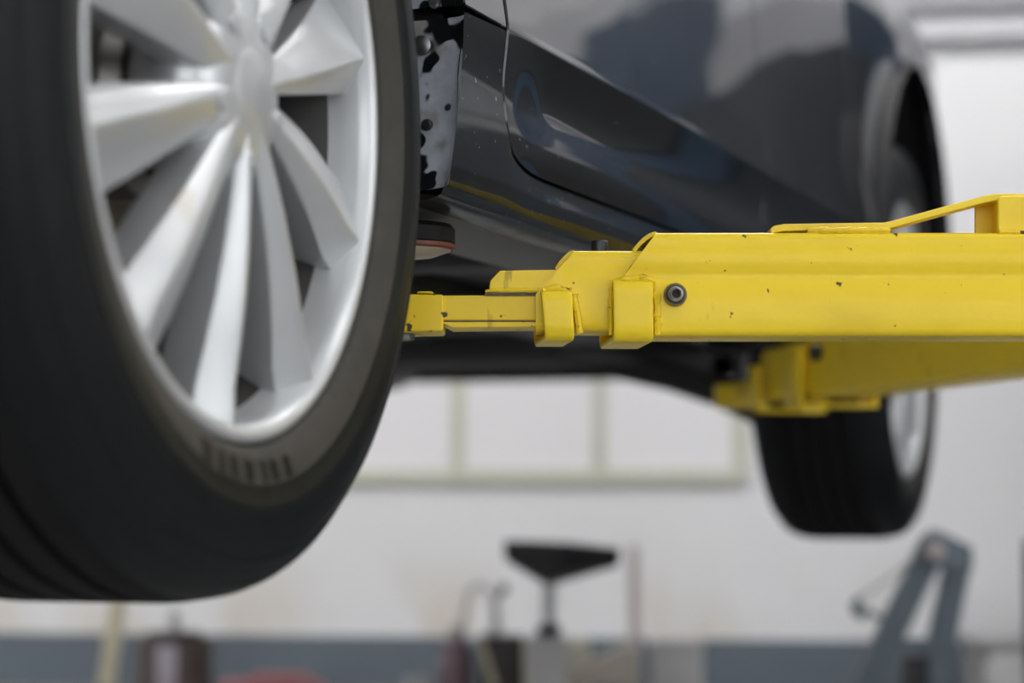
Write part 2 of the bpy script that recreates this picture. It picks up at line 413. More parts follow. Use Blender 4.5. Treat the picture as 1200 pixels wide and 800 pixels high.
# rolled top edge
tp = rows[-1]; e1, e2 = [], []
for i in range(nt_):
    a = tp[max(0, i - 1)]; b = tp[min(nt_ - 1, i + 1)]; dx, dz = b[0] - a[0], b[2] - a[2]; q = math.hypot(dx, dz); nx, nz = -dz / q, dx / q
    e1.append((tp[i][0] + nx * .0012, tp[i][1] - .0012, tp[i][2] + nz * .0012)); e2.append((tp[i][0] + nx * .0013, tp[i][1] - .016, tp[i][2] + nz * .0013))
rows += [e1, e2]
mm = grid(rows, 'x', None)
per = nt_ - 1
for m_ in mm.ms: m_.mi = [(1 if k // per < 2 else 0) for k in range(len(m_.f))]
mm.build('rocker_panel', [M_rock, M_rockbot], car, auto=40)
# --- front wing (above the split line) following the wheel arch
def arch_panel(name, mat, s0, s1, c, R, ztop, zbot_l, zbot_r, ns=120, nz=40, cut_l=None, cut_r=None):
    ss = []
    for i in range(ns + 1):
        u = i / ns; ss.append(s0 + (s1 - s0) * u)
    for q in range(24):                                   # cluster columns at the arch ends
        a = (q + .5) / 24 * PI / 2
        ss += [c[0] - R * math.cos(a * .5), c[0] + R * math.cos(a * .5)]
    ss = sorted(x for x in set(round(x, 5) for x in ss) if s0 <= x <= s1)
    S, Zq = [], []
    for j in range(nz + 1):
        v = (j / nz) ** 1.1; rs, rz = [], []
        for s in ss:
            d = abs(s - c[0])
            zl_ = (zbot_l if s < c[0] else zbot_r)
            if d < R: zl_ = max(zl_, c[1] + math.sqrt(R * R - d * d))
            lo = cut_l(s) if cut_l else None
            if lo is not None: zl_ = max(zl_, lo)
            rs.append(s); rz.append(zl_ + (ztop - zl_) * v)
        S.append(rs); Zq.append(rz)
    m = grid(panel_rows(S, Zq, .0012, .02), 'x', None)
    return m.build(name, mat, car, auto=40)
arch_panel('front_wing', M_paint, -.9, .5455, CF, CF[2], 2.17, 1.50, 1.6545)
def q_low(s):
    if s <= 2.335: return None
    return None
arch_panel('quarter_panel', M_paint, 2.333, 3.72, CR, CR[2], 2.17, 1.505, 1.50)
# --- recessed shell behind the gaps
for mir in (0, 1):
    def tt(t): return 2 * MID - t if mir else t
    m = MB(); m.box(L(.47, tt(-.045), 1.50), L(2.33, tt(-.065), 2.12)); m.build('inner_sill', M_black, car, smooth=False)
# --- wheel arch liners and the dusty flanges on the arch edge
def arc_strip(name, mat, c, R, a0, a1, prof, n=60, both=True):
    """prof: list of (dr, t)"""
    rows = []
    for i in range(n + 1):
        a = a0 + (a1 - a0) * i / n
        rows.append([(c[0] + (R + dr) * math.cos(a), t, c[1] + (R + dr) * math.sin(a)) for dr, t in prof])
    return grid(rows, 'x', None, both=both).build(name, mat, car, auto=40)
aL = math.asin((1.498 - CF[1]) / CF[2]); aS = math.asin((1.645 - CF[1]) / CF[2]); aS2 = math.asin((1.6555 - CF[1]) / CF[2])
arc_strip('wing_flange', M_flange, CF, CF[2], aL, aS, [(.0, -.001), (.004, -.006), (.008, -.022), (.010, -.05), (.010, -.075), (.016, -.08)], 30, both=False)
arc_strip('wing_flange', M_flange, CF, CF[2], aS2, aS2 + .9, [(.0, -.001), (.004, -.006), (.008, -.022), (.010, -.05), (.010, -.075), (.016, -.08)], 40, both=False)
arc_strip('wheel_liner', M_liner, CF, CF[2], -.35, PI + .35, [(.03, -.03), (.030, -.06), (.032, -.30), (.02, -.46), (-.35, -.47)])
arc_strip('wheel_liner', M_liner, CR, CR[2], -.28, PI + .28, [(.002, .03), (.012, .0), (.030, -.02), (.035, -.30), (.02, -.40), (-.30, -.41)])
# bolts on the front flange
def car_cyl(mb, s, t, z, r, h, axis, n=16):
    """axis: direction in (s,t,z)"""
    a = Vector(axis).normalized(); p0 = Vector((s, t, z)); prof = [(r * .6, h), (r, h * .7), (r, 0)]
    u = a.cross(Vector((0, 0, 1)) if abs(a.z) < .9 else Vector((1, 0, 0))).normalized(); w = a.cross(u)
    vs = [];
    for (rr, hh) in [(1e-5, h)] + prof:
        for k in range(n):
            q = p0 + a * hh + (u * math.cos(2 * PI * k / n) + w * math.sin(2 * PI * k / n)) * rr
            vs.append(L(*q))
    mb.add(vs, [[j * n + k, j * n + (k + 1) % n, (j + 1) * n + (k + 1) % n, (j + 1) * n + k] for j in range(3) for k in range(n)])
for (zz, tq, r_, mt_) in [(1.622, -.0405, .0085, M_steel), (1.566, -.012, .0035, M_darksteel), (1.552, -.030, .005, M_black), (1.659, -.03, .0055, M_steel)]:
    q = CF[2] + .009; s_ = math.sqrt(q * q - (zz - CF[1]) ** 2)
    mb = MB(); car_cyl(mb, s_ + .001, tq, zz, r_, .006, (-1, 0, 0)); mb.build('flange_bolt', mt_, car)
# --- underbody
m = MB(); m.box(L(.50, -.13, 1.512), L(3.2, 2 * MID + .13, 1.53))
for t in (-.42, -1.35): m.box(L(.3, t - .06, 1.478), L(2.3, t + .06, 1.53), ch=.012)
m.box(L(.9, MID - .13, 1.50), L(3.0, MID + .13, 1.56), ch=.02)
for s in (1.05, 1.55, 2.1): m.box(L(s, -.16, 1.492), L(s + .09, -1.60, 1.52), ch=.01)
m.build('floor_pan', M_floorpan, car)
m = MB(); m.box(L(-.25, -.46, 1.46), L(.30, 2 * MID + .46, 1.56), ch=.03); m.box(L(-.8, -.3, 1.50), L(-.2, 2 * MID + .3, 1.55), ch=.02)
m.box(L(-.1, -.46, 1.47), L(.34, -.40, 1.53), ch=.01)
m.build('front_subframe', M_under, car)
m = MB(); m.box(L(2.45, -.42, 1.462), L(2.62, 2 * MID + .42, 1.53), ch=.025); m.box(L(2.86, -.42, 1.47), L(3.0, 2 * MID + .42, 1.54), ch=.025)
for t in (-.46, 2 * MID + .46): m.box(L(2.3, t - .04, 1.465), L(3.1, t + .04, 1.53), ch=.02)
m.build('rear_subframe', M_under, car)
m = MB(); m.tube([L(.2, MID - .1, 1.50), L(.6, MID, 1.487), L(2.2, MID, 1.487), L(2.5, MID - .18, 1.497), L(2.9, MID - .3, 1.50), L(3.2, MID - .3, 1.502)], .027, 16)
m.build('exhaust_pipe', M_exh, car)
m = MB(); m.tube([L(3.10, MID - .35, 1.535), L(3.12, MID - .35, 1.535), L(3.5, MID - .35, 1.535), L(3.52, MID - .35, 1.535)], [.05, .075, .075, .05], 20); m.build('muffler', M_exh, car)
def ctrl_arm(mb, mir):
    f = lambda t: 2 * MID - t if mir else t
    cs = [(-.62, 1.462, 1.500, .09), (-.56, 1.452, 1.497, .08), (-.48, 1.436, 1.487, .06), (-.40, 1.418, 1.470, .05), (-.32, 1.390, 1.446, .045), (-.25, 1.358, 1.415, .045), (-.21, 1.345, 1.385, .035)]
    vs = []
    for t, a, b, w in cs:
        for (ds, z) in ((-w, a + .006), (-w * .7, a), (w * .7, a), (w, a + .006), (w, b - .006), (w * .7, b), (-w * .7, b), (-w, b - .006)): vs.append(L(2.70 + ds, f(t), z))
    fs = [[i * 8 + k, i * 8 + (k + 1) % 8, (i + 1) * 8 + (k + 1) % 8, (i + 1) * 8 + k] for i in range(len(cs) - 1) for k in range(8)] + [list(range(8)), [48 + k for k in range(8)]]
    mb.add(vs, fs)
for mir in (0, 1):
    m = MB(); ctrl_arm(m, mir); m.build('control_arm', M_under, car)
for mir in (0, 1):
    f = lambda t: 2 * MID - t if mir else t
    m = MB(); m.tube([L(0, f(-.19), 1.45), L(.02, f(-.30), 1.462), L(.05, f(-.46), 1.48)], [.022, .026, .03], 12); m.build('control_arm', M_under, car)
# upright, spring strut
for s0 in (0, 2.74):
    for mir in (0, 1):
        f = lambda t: 2 * MID - t if mir else t
        m = MB(); m.tube([L(s0, f(-.2), 1.44), L(s0, f(-.2), 1.62), L(s0 + .03, f(-.27), 2.0)], [.03, .03, .028], 12)
        m.build('strut', M_black, car)
# --- bumpers
def bumper(name, s_end, sgn, z0, z1, mat, inset=0):
    rows = []
    for z, ds in [(z0, -.16), (z0 + .004, -.05), (z0 + .03, -.012), (z0 + .12, 0), (z0 + .28, .006), (z1 - .03, -.01), (z1, -.05)]:
        r = []
        for i in range(41):
            a = -PI / 2 + PI * i / 40
            c = math.copysign(abs(math.cos(a)) ** .42, math.cos(a)); q = math.copysign(abs(math.sin(a)) ** .62, math.sin(a))
            r.append((s_end - sgn * .34 + sgn * (.34 + ds) * c, MID + (abs(MID) - .32 - inset + (ds * .5)) * q * 1.02, z))
        rows.append(r)
    return grid(rows, 'x', None, both=False).build(name, mat, car, auto=40)
bumper('rear_bumper', 3.86, 1, 1.484, 2.10, M_paint)
bumper('front_bumper', -1.02, -1, 1.47, 1.95, M_paint, .03)
# --- hood, cabin and boot above the belt line (outside the picture)
def upper():
    stations = [(-1.0, 1.93, 1.95, 0), (-.8, 2.02, 2.06, 0), (-.4, 2.13, 2.16, 0), (.1, 2.17, 2.22, 0), (.45, 2.18, 2.25, 0), (1.1, 2.18, 2.62, 1), (1.6, 2.18, 2.68, 1), (2.3, 2.18, 2.66, 1), (2.75, 2.18, 2.56, 1), (3.25, 2.18, 2.27, 0), (3.55, 2.17, 2.24, 0), (3.80, 2.10, 2.18, 0)]
    rows = []
    for s, zb, zt, cab in stations:
        t0 = skin(s, 2.17) if -.95 < s < 3.7 else -.40
        half = []
        k = .22 if cab else .05
        for u in [0, .02, .5, .93, 1]:
            half.append((t0 - .0 - k * u, zb + (zt - .05 - zb) * u))
        half += [(t0 - k - .10, zt - .012), (t0 - k - .35, zt)]
        r = [(s, t, z) for t, z in half] + [(s, 2 * MID - t, z) for t, z in reversed(half)]
        rows.append(r)
    m = grid(rows, 'x', None, both=False)
    n = len(rows[0]) - 1; m = m.ms[0]
    for k in range(len(m.f)):
        i, j = divmod(k, n)
        side = j in (1, 2, n - 2, n - 3)
        if (side and 5 <= i <= 7) or (i == 4 and j not in (0, n - 1, 1, n - 2)) or (i == 8 and j not in (0, n - 1)): m.mi[k] = 1
    return m.build('cabin_and_hood', [M_paint, M_glass], car, auto=25)
upper()

# --- wheels: local x = outward, y = towards the rear, z = up
def lerp(a, b, u): return a + (b - a) * u
def make_wheel():
    RR = .2358
    m = MB()
    m.lathe([(RR + .001, -.012), (RR + .0005, -.002), (RR - .002, .0005), (RR - .006, .0005), (RR - .011, -.004), (RR - .013, -.012), (RR - .015, -.026), (RR - .017, -.034)], axis='x', n=128)
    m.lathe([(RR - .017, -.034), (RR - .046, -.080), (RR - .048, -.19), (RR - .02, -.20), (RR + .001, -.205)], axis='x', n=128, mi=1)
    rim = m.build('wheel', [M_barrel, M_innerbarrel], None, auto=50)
    # spokes
    for k in range(10):
        ang = math.radians(270 - 36 * k); 
        rs = [.030, .045, .060, .085, .110, .140, .170, .200, .216, .2262]
        vs = []; 
        for r in rs:
            u = (r - .045) / (.2255 - .045); uu = max(0, u)
            w_e = lerp(.0115, .040, max(0, uu) ** .95)
            tr = lerp(.002, -.008, uu) + .008 * math.sin(PI * min(1, uu)) * .6
            tr += .0035 * sm(r, .195, .2262)
            dep = lerp(.030, .048, uu ** .7)
            w0 = -.34 * w_e; ht = .0022
            lo, hi = lerp(.004, .017, uu), lerp(.005, .024, uu)
            sec = [(-w_e * .86, tr - dep - .004), (-w_e, tr - lo - .002), (-w_e + .0016, tr - lo), (w0 - ht, tr - .0006), (w0, tr), (w0 + ht, tr - .0006), (w_e - .0016, tr - hi), (w_e, tr - hi - .002), (w_e * .86, tr - dep - .004)]
            for w, t in sec:
                y = r * math.cos(ang) - w * math.sin(ang); z = r * math.sin(ang) + w * math.cos(ang); vs.append((t, y, z))
        n = 9
        fs = [[i * n + j, i * n + (j + 1) % n, (i + 1) * n + (j + 1) % n, (i + 1) * n + j] for i in range(len(rs) - 1) for j in range(n)]
        fs += [list(range(n)), [(len(rs) - 1) * n + j for j in reversed(range(n))]]
        b = MB(); b.add(vs, fs); b.build('spoke', M_alloy, rim, bevel=.0012, seg=2)
    m = MB(); m.lathe([(1e-4, .002), (.028, .002), (.036, .001), (.050, -.002), (.060, -.008), (.067, -.018), (.070, -.034), (.060, -.06), (1e-4, -.06)], axis='x', n=64); m.build('hub_boss', M_alloy, rim)
    m = MB(); m.lathe([(1e-4, .0045), (.018, .0040), (.025, .0028), (.027, .0018), (.027, -.002)], axis='x', n=40); m.build('center_cap', M_alloy, rim)
    for k in range(5):
        a = math.radians(90 + 36 + 72 * k)
        m = MB(); m.lathe([(1e-4, .003), (.0055, .003), (.0070, .0015), (.0070, -.02)], origin=(-.000, .047 * math.cos(a), .048 * math.sin(a)), axis='x', n=6); m.build('lug_nut', M_alloy, rim, auto=20)
    # tyre
    outer = [(.232, -.010), (.2375, -.004), (.2400, .002), (.2440, .0045), (.2520, .0080), (.2640, .0105), (.2760, .0118), (.2775, .0125), (.2800, .0125), (.2815, .0115), (.2920, .0112), (.3040, .0080), (.3120, .0040), (.3130, .0052), (.3160, .0046), (.3170, .0024), (.3240, -.0020), (.3290, -.0065), (.3300, -.0060), (.3345, -.0130), (.3380, -.0220), (.3396, -.0300)]
    tread = [(.3404, -.0350), (.3418, -.0450)]
    W = .205
    for g in (.058, .0875, .1175, .147):
        tread += [(.3425, -g + .0045), (.3350, -g + .0038), (.3350, -g - .0038), (.3425, -g - .0045)]
    tread += [(.3418, -W + .040), (.3404, -W + .030)]
    inner = [(r, -W - t + 0) for r, t in reversed(outer)]
    m = MB()
    m.lathe(outer[:6], axis='x', n=160, mi=1); m.lathe(outer[5:], axis='x', n=160, mi=0); m.lathe([outer[-1]] + tread + [inner[0]], axis='x', n=160, mi=2); m.lathe(inner, axis='x', n=160, mi=0)
    # raised sidewall lettering blocks (unreadable in the photograph) and tread sipes
    for base in (250, 70):
        a = base
        for w in (5.5, 4, 5, 6, 3.5, 5, 4.5):
            a0, a1 = math.radians(a), math.radians(a + w * .55); a += w
            m.lathe([(.2480, .0058), (.2480, .0074), (.2620, .0108), (.2620, .0095)], axis='x', n=6, mi=0, a0=a0, a1=a1)
    t = m.build('tyre', [M_tyre, M_tyreband, M_tread], rim, auto=28)
    # sipes across the shoulder ribs
    m = MB(); m.lathe([(.045, -.105), (.155, -.105), (.155, -.128), (.045, -.128)], axis='x', n=64, closed=True); m.lathe([(1e-4, -.065), (.062, -.065), (.072, -.075), (.072, -.106)], axis='x', n=40)
    m.build('brake_disc', M_disc, rim)
    m = MB(); m.lathe([(.095, -.092), (.165, -.092), (.172, -.10), (.172, -.145), (.095, -.145)], axis='x', n=18, closed=True, a0=math.radians(-28), a1=math.radians(34)); m.build('brake_caliper', M_caliper, rim)
    m = MB(); m.lathe([(.035, -.13), (.175, -.135), (.178, -.138), (.035, -.14)], axis='x', n=48, closed=True); m.build('dust_shield', M_black, rim)
    return rim
w0 = make_wheel(); w0.parent = car; w0.location = L(0, 0, HUB.z)
w1 = copy_tree(w0, car); w1.location = L(2.75, 0, HUB.z - .012); w1.rotation_euler = (math.radians(14), 0, 0)
w2 = copy_tree(w0, car); w2.location = L(0, 2 * MID, HUB.z); w2.rotation_euler = (0, 0, PI)
w3 = copy_tree(w0, car); w3.location = L(2.75, 2 * MID, HUB.z - .012); w3.rotation_euler = (0, 0, PI)

# ------------------------------------------------------------------ the lift
Y0 = 2.08
lift = empty('vehicle_lift', (0.86, 2.22, 0), 0, 'lift side with yellow swing arms reaching under the near sill of the raised car', 'car lift')
LB = Vector((0.86, 2.22, 0))
def LP(p): return Vector(p) - LB
def q(px, py, Y=Y0): return LP(P(px, py, Y))
def tube_along(name, x0, x1, yf, depth, zt, zb, mat, parent, th=.006, r=.006, cut=None, groove=None, org=LB, rot=None):
    """hollow rectangular tube along X with rounded edges; cut = chamfer line [(x,z),(x,z)] at its free end"""
    def arc(cy, cz, a0, a1, rr): return [(cy + rr * math.cos(lerp(a0, a1, i / 4)), cz + rr * math.sin(lerp(a0, a1, i / 4))) for i in range(5)]
    yb = yf + depth
    pr = arc(yf + r, zt - r, PI, PI / 2, r) + arc(yb - r, zt - r, PI / 2, 0, r) + arc(yb - r, zb + r, 0, -PI / 2, r) + arc(yf + r, zb + r, -PI / 2, -PI, r)
    if groove: g = groove; pr += [(yf, g - .004), (yf + .0014, g - .001), (yf + .0014, g + .006), (yf, g + .010), ]
    pr += [(yf, zt - .014), (yf + .0006, zt - .0125)]
    bm = bmesh.new(); nx = 24
    rings = [[bm.verts.new((lerp(x0, x1, i / nx), y, z)) for y, z in pr] for i in range(nx + 1)]
    for i in range(nx):
        for k in range(len(pr)): bm.faces.new([rings[i][k], rings[i][(k + 1) % len(pr)], rings[i + 1][(k + 1) % len(pr)], rings[i + 1][k]])
    if cut:
        (xa, za), (xb, zb_) = cut
        d = Vector((xb - xa, 0, zb_ - za)).normalized(); nrm = Vector((d.z, 0, -d.x))
        bmesh.ops.bisect_plane(bm, geom=bm.verts[:] + bm.edges[:] + bm.faces[:], plane_co=(xa, 0, za), plane_no=nrm, clear_inner=True)
    for v in bm.verts: v.co = v.co - org
    bmesh.ops.recalc_face_normals(bm, faces=bm.faces)
    pc = Vector((lerp(x0, x1, .8), yf + depth / 2, (zt + zb) / 2)) - org
    if sum((f.calc_center_median() - pc).dot(f.normal) * f.calc_area() for f in bm.faces if abs(f.normal.x) < .5) < 0: bmesh.ops.reverse_faces(bm, faces=bm.faces)
    me = bpy.data.meshes.new(name); bm.to_mesh(me); bm.free(); me.materials.append(mat)
    for p in me.polygons: p.use_smooth = True
    o = bpy.data.objects.new(name, me); COL.objects.link(o); o.parent = parent
    mo = o.modifiers.new('s', 'SOLIDIFY'); mo.thickness = th; mo.offset = -1; mo.use_even_offset = True
    mo = o.modifiers.new('e', 'EDGE_SPLIT'); mo.split_angle = math.radians(34)
    return o
def zz(py): return Z(py, Y0)
def xx(px): return X(px, Y0)
XC = .80
arm = tube_along('lift_arm', xx(722), XC, Y0, .088, zz(272), zz(393.5), M_yel, lift, cut=[(xx(718), zz(341)), (xx(770), zz(272))], groove=zz(327))
mid = tube_along('middle_tube', xx(628), xx(900), Y0 + .008, .072, zz(292), zz(387), M_yel, arm, th=.005, cut=[(xx(629.5), zz(342)), (xx(672.5), zz(294))], r=.007)
# curved stiffener lips behind the chamfers
for (a, b, zb, yy) in (((650, 314), (673, 293), 0, Y0 + .016), ((741, 292), (769, 271), 0, Y0 + .012)):
    m = MB(); pts = []
    for i in range(9):
        u = i / 8; px = lerp(a[0], b[0], u); py = a[1] + (b[1] - a[1]) * (1 - (1 - u) ** 1.8)
        pts.append((px, py))
    poly = [q(px, py, yy) for px, py in pts] + [q(px + 3, py + 5, yy) for px, py in reversed(pts)]
    m.prism(poly, (0, .05, 0)); m.build('stiffener', M_yelworn, arm, bevel=.0008)
YE = Y0 + .0135
# extension bar: flat bar, upper bar, tip block
m = MB(); m.prism([q(500, 346, YE), q(700, 345.5, YE), q(700, 375.5, YE), q(520, 375.5, YE), q(500, 376, YE)], (0, .055, 0)); ext = m.build('extension_bar', M_yelworn, arm, bevel=.0015)
m = MB(); m.prism([q(516, 377.2, YE), q(690, 376.8, YE), q(690, 382, YE), q(530, 384, YE)], (0, .055, 0)); m.build('bar_flange', M_yelworn, ext, bevel=.0008)
m = MB(); pts = [q(518, 375, YE + .0012)]
m.prism([q(519, 374.5, YE + .001), q(690, 374.5, YE + .001), q(690, 378.6, YE + .001), q(519, 378.6, YE + .001)], (0, .05, 0)); m.build('bare_seam', M_rust, ext)
m = MB(); m.prism([q(568, 343.2, YE - .0006), q(640, 342.4, YE - .0006), q(640, 346.5, YE - .0006), q(568, 346.6, YE - .0006)], (0, .05, 0)); m.build('bare_seam', M_rust, ext)
m = MB(); m.prism([q(573, 339, YE), q(574, 329, YE), q(585.5, 316.8, YE), q(700, 315.5, YE), q(700, 339, YE)], (0, .052, 0)); m.build('upper_bar', M_yel, ext, bevel=.0014)
m = MB(); m.tube([q(569, 341.5, YE + .001)] + [q(569 + i * 6.5, 340.6 + random.uniform(-.7, .7), YE + .0005) for i in range(1, 11)], [.0012] + [random.uniform(.0017, .0024) for _ in range(10)], 8); m.build('weld_bead', M_yelworn, ext)
m = MB(); m.prism([q(452, 344, YE - .003), q(519.5, 345, YE - .003), q(519.5, 386.5, YE - .003), q(516, 388, YE - .003), q(452, 388, YE - .003)], (0, .072, 0))
m.build('tip_block', M_yelworn, ext, bevel=.0018)
m = MB(); m.prism([q(488, 343, YE), q(490, 341.2, YE), q(506, 341.2, YE), q(509, 344, YE)], (0, .03, 0)); m.build('stop_lug', M_yelworn, ext, bevel=.0006)
CX = xx(452); CY = YE + .035
m = MB(); m.lathe([(.0001, zz(388)), (.036, zz(388)), (.038, zz(388) + .001), (.038, zz(345)), (.036, zz(344)), (.0001, zz(344))], origin=LP((CX - .0, CY, 0)), n=40); m.build('pad_cup', M_yelworn, ext)
m = MB(); m.lathe([(.0001, zz(396)), (.007, zz(396)), (.008, zz(395)), (.008, zz(389)), (.012, zz(388.6))], origin=LP((xx(473), YE + .02, 0)), n=6); m.build('bolt', M_steel, ext, auto=20)
# rubber pad on its screw
pz = 1.4765
pad_o = LP((xx(463), Y0 + .045, 0))
m = MB(); m.lathe([(.0001, pz - .020), (.046, pz - .020), (.0495, pz - .016), (.0495, pz - .004), (.046, pz), (.0001, pz)], origin=pad_o, n=48); pad = m.build('lift_pad', M_rubber, lift)
m = MB(); m.lathe([(.0001, pz - .0275), (.032, pz - .0275), (.046, pz - .0225), (.0465, pz - .0205), (.0001, pz - .0205)], origin=pad_o, n=48); o = m.build('pad_plate', simple('pale_pad_plate', (.52, .50, .49), .35, metal=.3), pad)
m = MB(); m.lathe([(.0470, pz - .0222), (.0500, pz - .0205), (.0502, pz - .0175), (.0490, pz - .0170)], origin=pad_o, n=48); m.build('pad_rim', simple('red_pad_rim', (.13, .03, .02), .5), pad)
m = MB(); m.lathe([(.011, zz(346)), (.011, pz - .027)], origin=pad_o + Vector((-.006, 0, 0)), n=20); m.build('pad_screw', M_darksteel, pad)
# retaining straps that wrap each tube end
def strap(pxl, pxr, pyt, pyb, yf, depth, lean, name='retaining_strap'):
    th = .005; yf += .0025; zt, zb = zz(pyt), zz(pyb) + .0035
    prof = [(yf + .007, zt + .0015), (yf + .003, zt + .0008), (yf + .0008, zt - .0015), (yf, zt - .005)]
    prof += [(yf, lerp(zt - .005, zb + .008, i / 6)) for i in range(1, 7)] + [(yf + .0012, zb + .0032), (yf + .004, zb + .0007), (yf + .009, zb), (yf + depth - .01, zb - .001), (yf + depth - .004, zb + .001), (yf + depth, zb + .006), (yf + depth, zb + .04)]
    bm = bmesh.new(); nx = 6; rg = []
    for i in range(nx + 1):
        u = i / nx; row = []
        for (y, z) in prof:
            k = max(0, min(1, (zt - z) / (zt - zb))); d = max(0, (y - yf) / depth)
            xl = xx(pxl + lean * k) - .0085 * d; xr = xx(pxr + lean * .55 * k) - .0085 * d
            row.append(bm.verts.new(Vector((lerp(xl, xr, u), y, z)) - LB))
        rg.append(row)
    for i in range(nx):
        for k in range(len(prof) - 1): bm.faces.new([rg[i][k], rg[i + 1][k], rg[i + 1][k + 1], rg[i][k + 1]])
    bmesh.ops.recalc_face_normals(bm, faces=bm.faces)
    me = bpy.data.meshes.new(name); bm.to_mesh(me); bm.free(); me.materials.append(M_yel)
    for p in me.polygons: p.use_smooth = True
    o = bpy.data.objects.new(name, me); COL.objects.link(o); o.parent = arm
    s = o.modifiers.new('s', 'SOLIDIFY'); s.thickness = th; s.offset = 0
    s = o.modifiers.new('b', 'BEVEL'); s.width = .0012; s.segments = 2; s.limit_method = 'ANGLE'; s.angle_limit = math.radians(50)
strap(634.0, 670.5, 345, 400, Y0 - .0025, .088, 5)
strap(718.0, 765.0, 333, 402, Y0 - .0075, .102, 1.0)
def weld(pts, r0, r1, n=None):
    m = MB(); P3 = []
    for (a, b) in zip(pts, pts[1:]):
        k = max(2, int(math.hypot(b[0] - a[0], b[1] - a[1]) / 3.2))
        for i in range(k): P3.append(q(lerp(a[0], b[0], i / k) + random.uniform(-.5, .5), lerp(a[1], b[1], i / k) + random.uniform(-.4, .4), lerp(a[2], b[2], i / k)))
    m.tube(P3, [random.uniform(r0, r1) for _ in P3], 8); m.build('weld_bead', M_yelworn, arm)
weld([(672, 345, Y0 + .004), (676, 365, Y0 + .006), (680, 394, Y0 + .007)], .0026, .0038)
weld([(636, 341, Y0 + .004), (652, 338.5, Y0 + .005), (672, 343, Y0 + .005)], .0026, .0042)
weld([(768, 331, Y0 - .001), (770, 360, Y0 - .001), (771, 396, Y0)], .0026, .0042)
weld([(716, 331, Y0), (735, 327.5, Y0 - .001), (752, 325.5, Y0 - .001), (768, 330, Y0 - .001)], .0024, .0040)
weld([(716.5, 336, Y0 + .001), (715.5, 365, Y0 + .001), (716, 396, Y0 + .001)], .0014, .0022)
# pipe stub with washer
oc = q(791, 345.5, Y0)
m = MB(); m.lathe([(.0055, .004), (.0055, -.005), (.0085, -.0065), (.0098, -.0045), (.0098, .001)], origin=oc, axis='y', n=32); stub = m.build('pipe_stub', M_steel, arm)
m = MB(); m.lathe([(.0036, .004), (.0036, -.016), (.0044, -.017), (.0060, -.016), (.0064, -.013), (.0064, .0)], origin=oc, axis='y', n=28); m.build('pipe_sleeve', simple('grey_sleeve', (.30, .29, .27), .45, metal=.7, noise=.3, nscale=200), stub)
m = MB(); m.lathe([(.0001, -.0105), (.0040, -.0105)], origin=oc, axis='y', n=24); m.build('pipe_bore', M_black, stub)
# pin on the middle tube
po = LP((xx(701.5) + .002, Y0 + .030, 0)); 
m = MB(); m.lathe([(.0075, zz(293)), (.0075, zz(279)), (.0066, zz(277.6)), (.0001, zz(277.6))], origin=po, n=28); m.build('stop_pin', M_darksteel, arm)
# bent flat bar welded along the top and its bracket
YA, YD = Y0 + .008, .032
def bar(pts, th, name, mat, yy=YA, yd=YD, bev=.0012):
    m = MB(); top_ = [(a, b) for a, b in pts]; low = [(a, b + th) for a, b in reversed(pts)]
    m.prism([q(a, b, yy) for a, b in top_ + low], (0, yd, 0)); return m.build(name, mat, arm, bevel=bev)
bar([(903, 267.5), (908, 264), (920, 262.2), (1000, 261.0), (1036, 260.6), (1044, 259), (1100, 243.5), (1152, 229.5), (1165, 227), (1180, 226.6), (1260, 227), (1300, 240), (1310, 266)], 8.5, 'release_bar', M_yel)
weld([(946, 270.5, Y0 + .006), (985, 270, Y0 + .005), (1046, 270.5, Y0 + .006)], .0024, .0036)
m = MB(); m.prism([q(1143, 236, YA + .030), q(1172, 232, YA + .030), q(1172, 274, YA + .030), q(1143, 274, YA + .030)], (0, .005, 0)); m.build('bracket_plate', M_yelworn, arm, bevel=.0008)
m = MB(); m.prism([q(1169, 232, YA - .004), q(1174, 229, YA - .004), q(1250, 229, YA - .004), q(1250, 274, YA - .004), q(1169, 274, YA - .004)], (0, .010, 0)); m.build('bracket', M_yel, arm, bevel=.002)
m = MB(); m.prism([q(1169.5, 233, YA + .004), q(1172, 233, YA + .004), q(1172, 274, YA + .004), q(1169.5, 274, YA + .004)], (0, .03, 0)); m.build('bracket_side', M_yelworn, arm)
weld([(1170, 272, YA - .004), (1200, 273, YA - .004), (1240, 272, YA - .004)], .002, .0034)

# --- rear arm, built along +x then turned into place
tip = P(878, 468, 3.60); root_ = Vector((.74, 2.34, 0))
d = (Vector((tip.x, tip.y, 0)) - root_); LEN = d.length; RZ = math.atan2(d.y, d.x)
zt1, zb1 = 1.468, 1.386
rear = empty('x', (0, 0, 0))
def rp(x, y, z): return Vector((x, y, z))
def rtube(name, x0, x1, hw, zt, zb, slope, parent, mat, ch=0):
    m = MB(); 
    ys = (-hw, hw)
    pr = [(-hw + .006, zt), (hw - .006, zt), (hw, zt - .006), (hw, zb + .006), (hw - .006, zb), (-hw + .006, zb), (-hw, zb + .006), (-hw, zt - .006)]
    a = [Vector((x0, y, z - slope * x0)) for y, z in pr]; b = [Vector((x1 - (ch if z > (zt + zb) / 2 else 0), y, z - slope * x1)) for y, z in pr]
    m.add(a + b, [[i, (i + 1) % 8, 8 + (i + 1) % 8, 8 + i] for i in range(8)] + [list(range(8)), [8 + i for i in reversed(range(8))]])
    return m.build(name, mat, parent, bevel=.002)
bpy.data.objects.remove(rear)
SL = .022 / LEN
rear = rtube('lift_arm', 0, LEN - .26, .045, 1.476, 1.387, SL, lift, M_yel, ch=.05)
rear.location = LP((root_.x, root_.y, 0)); rear.rotation_euler = (0, 0, RZ)
rtube('middle_tube', LEN - .45, LEN - .10, .037, 1.464, 1.391, SL, rear, M_yel, ch=.035)
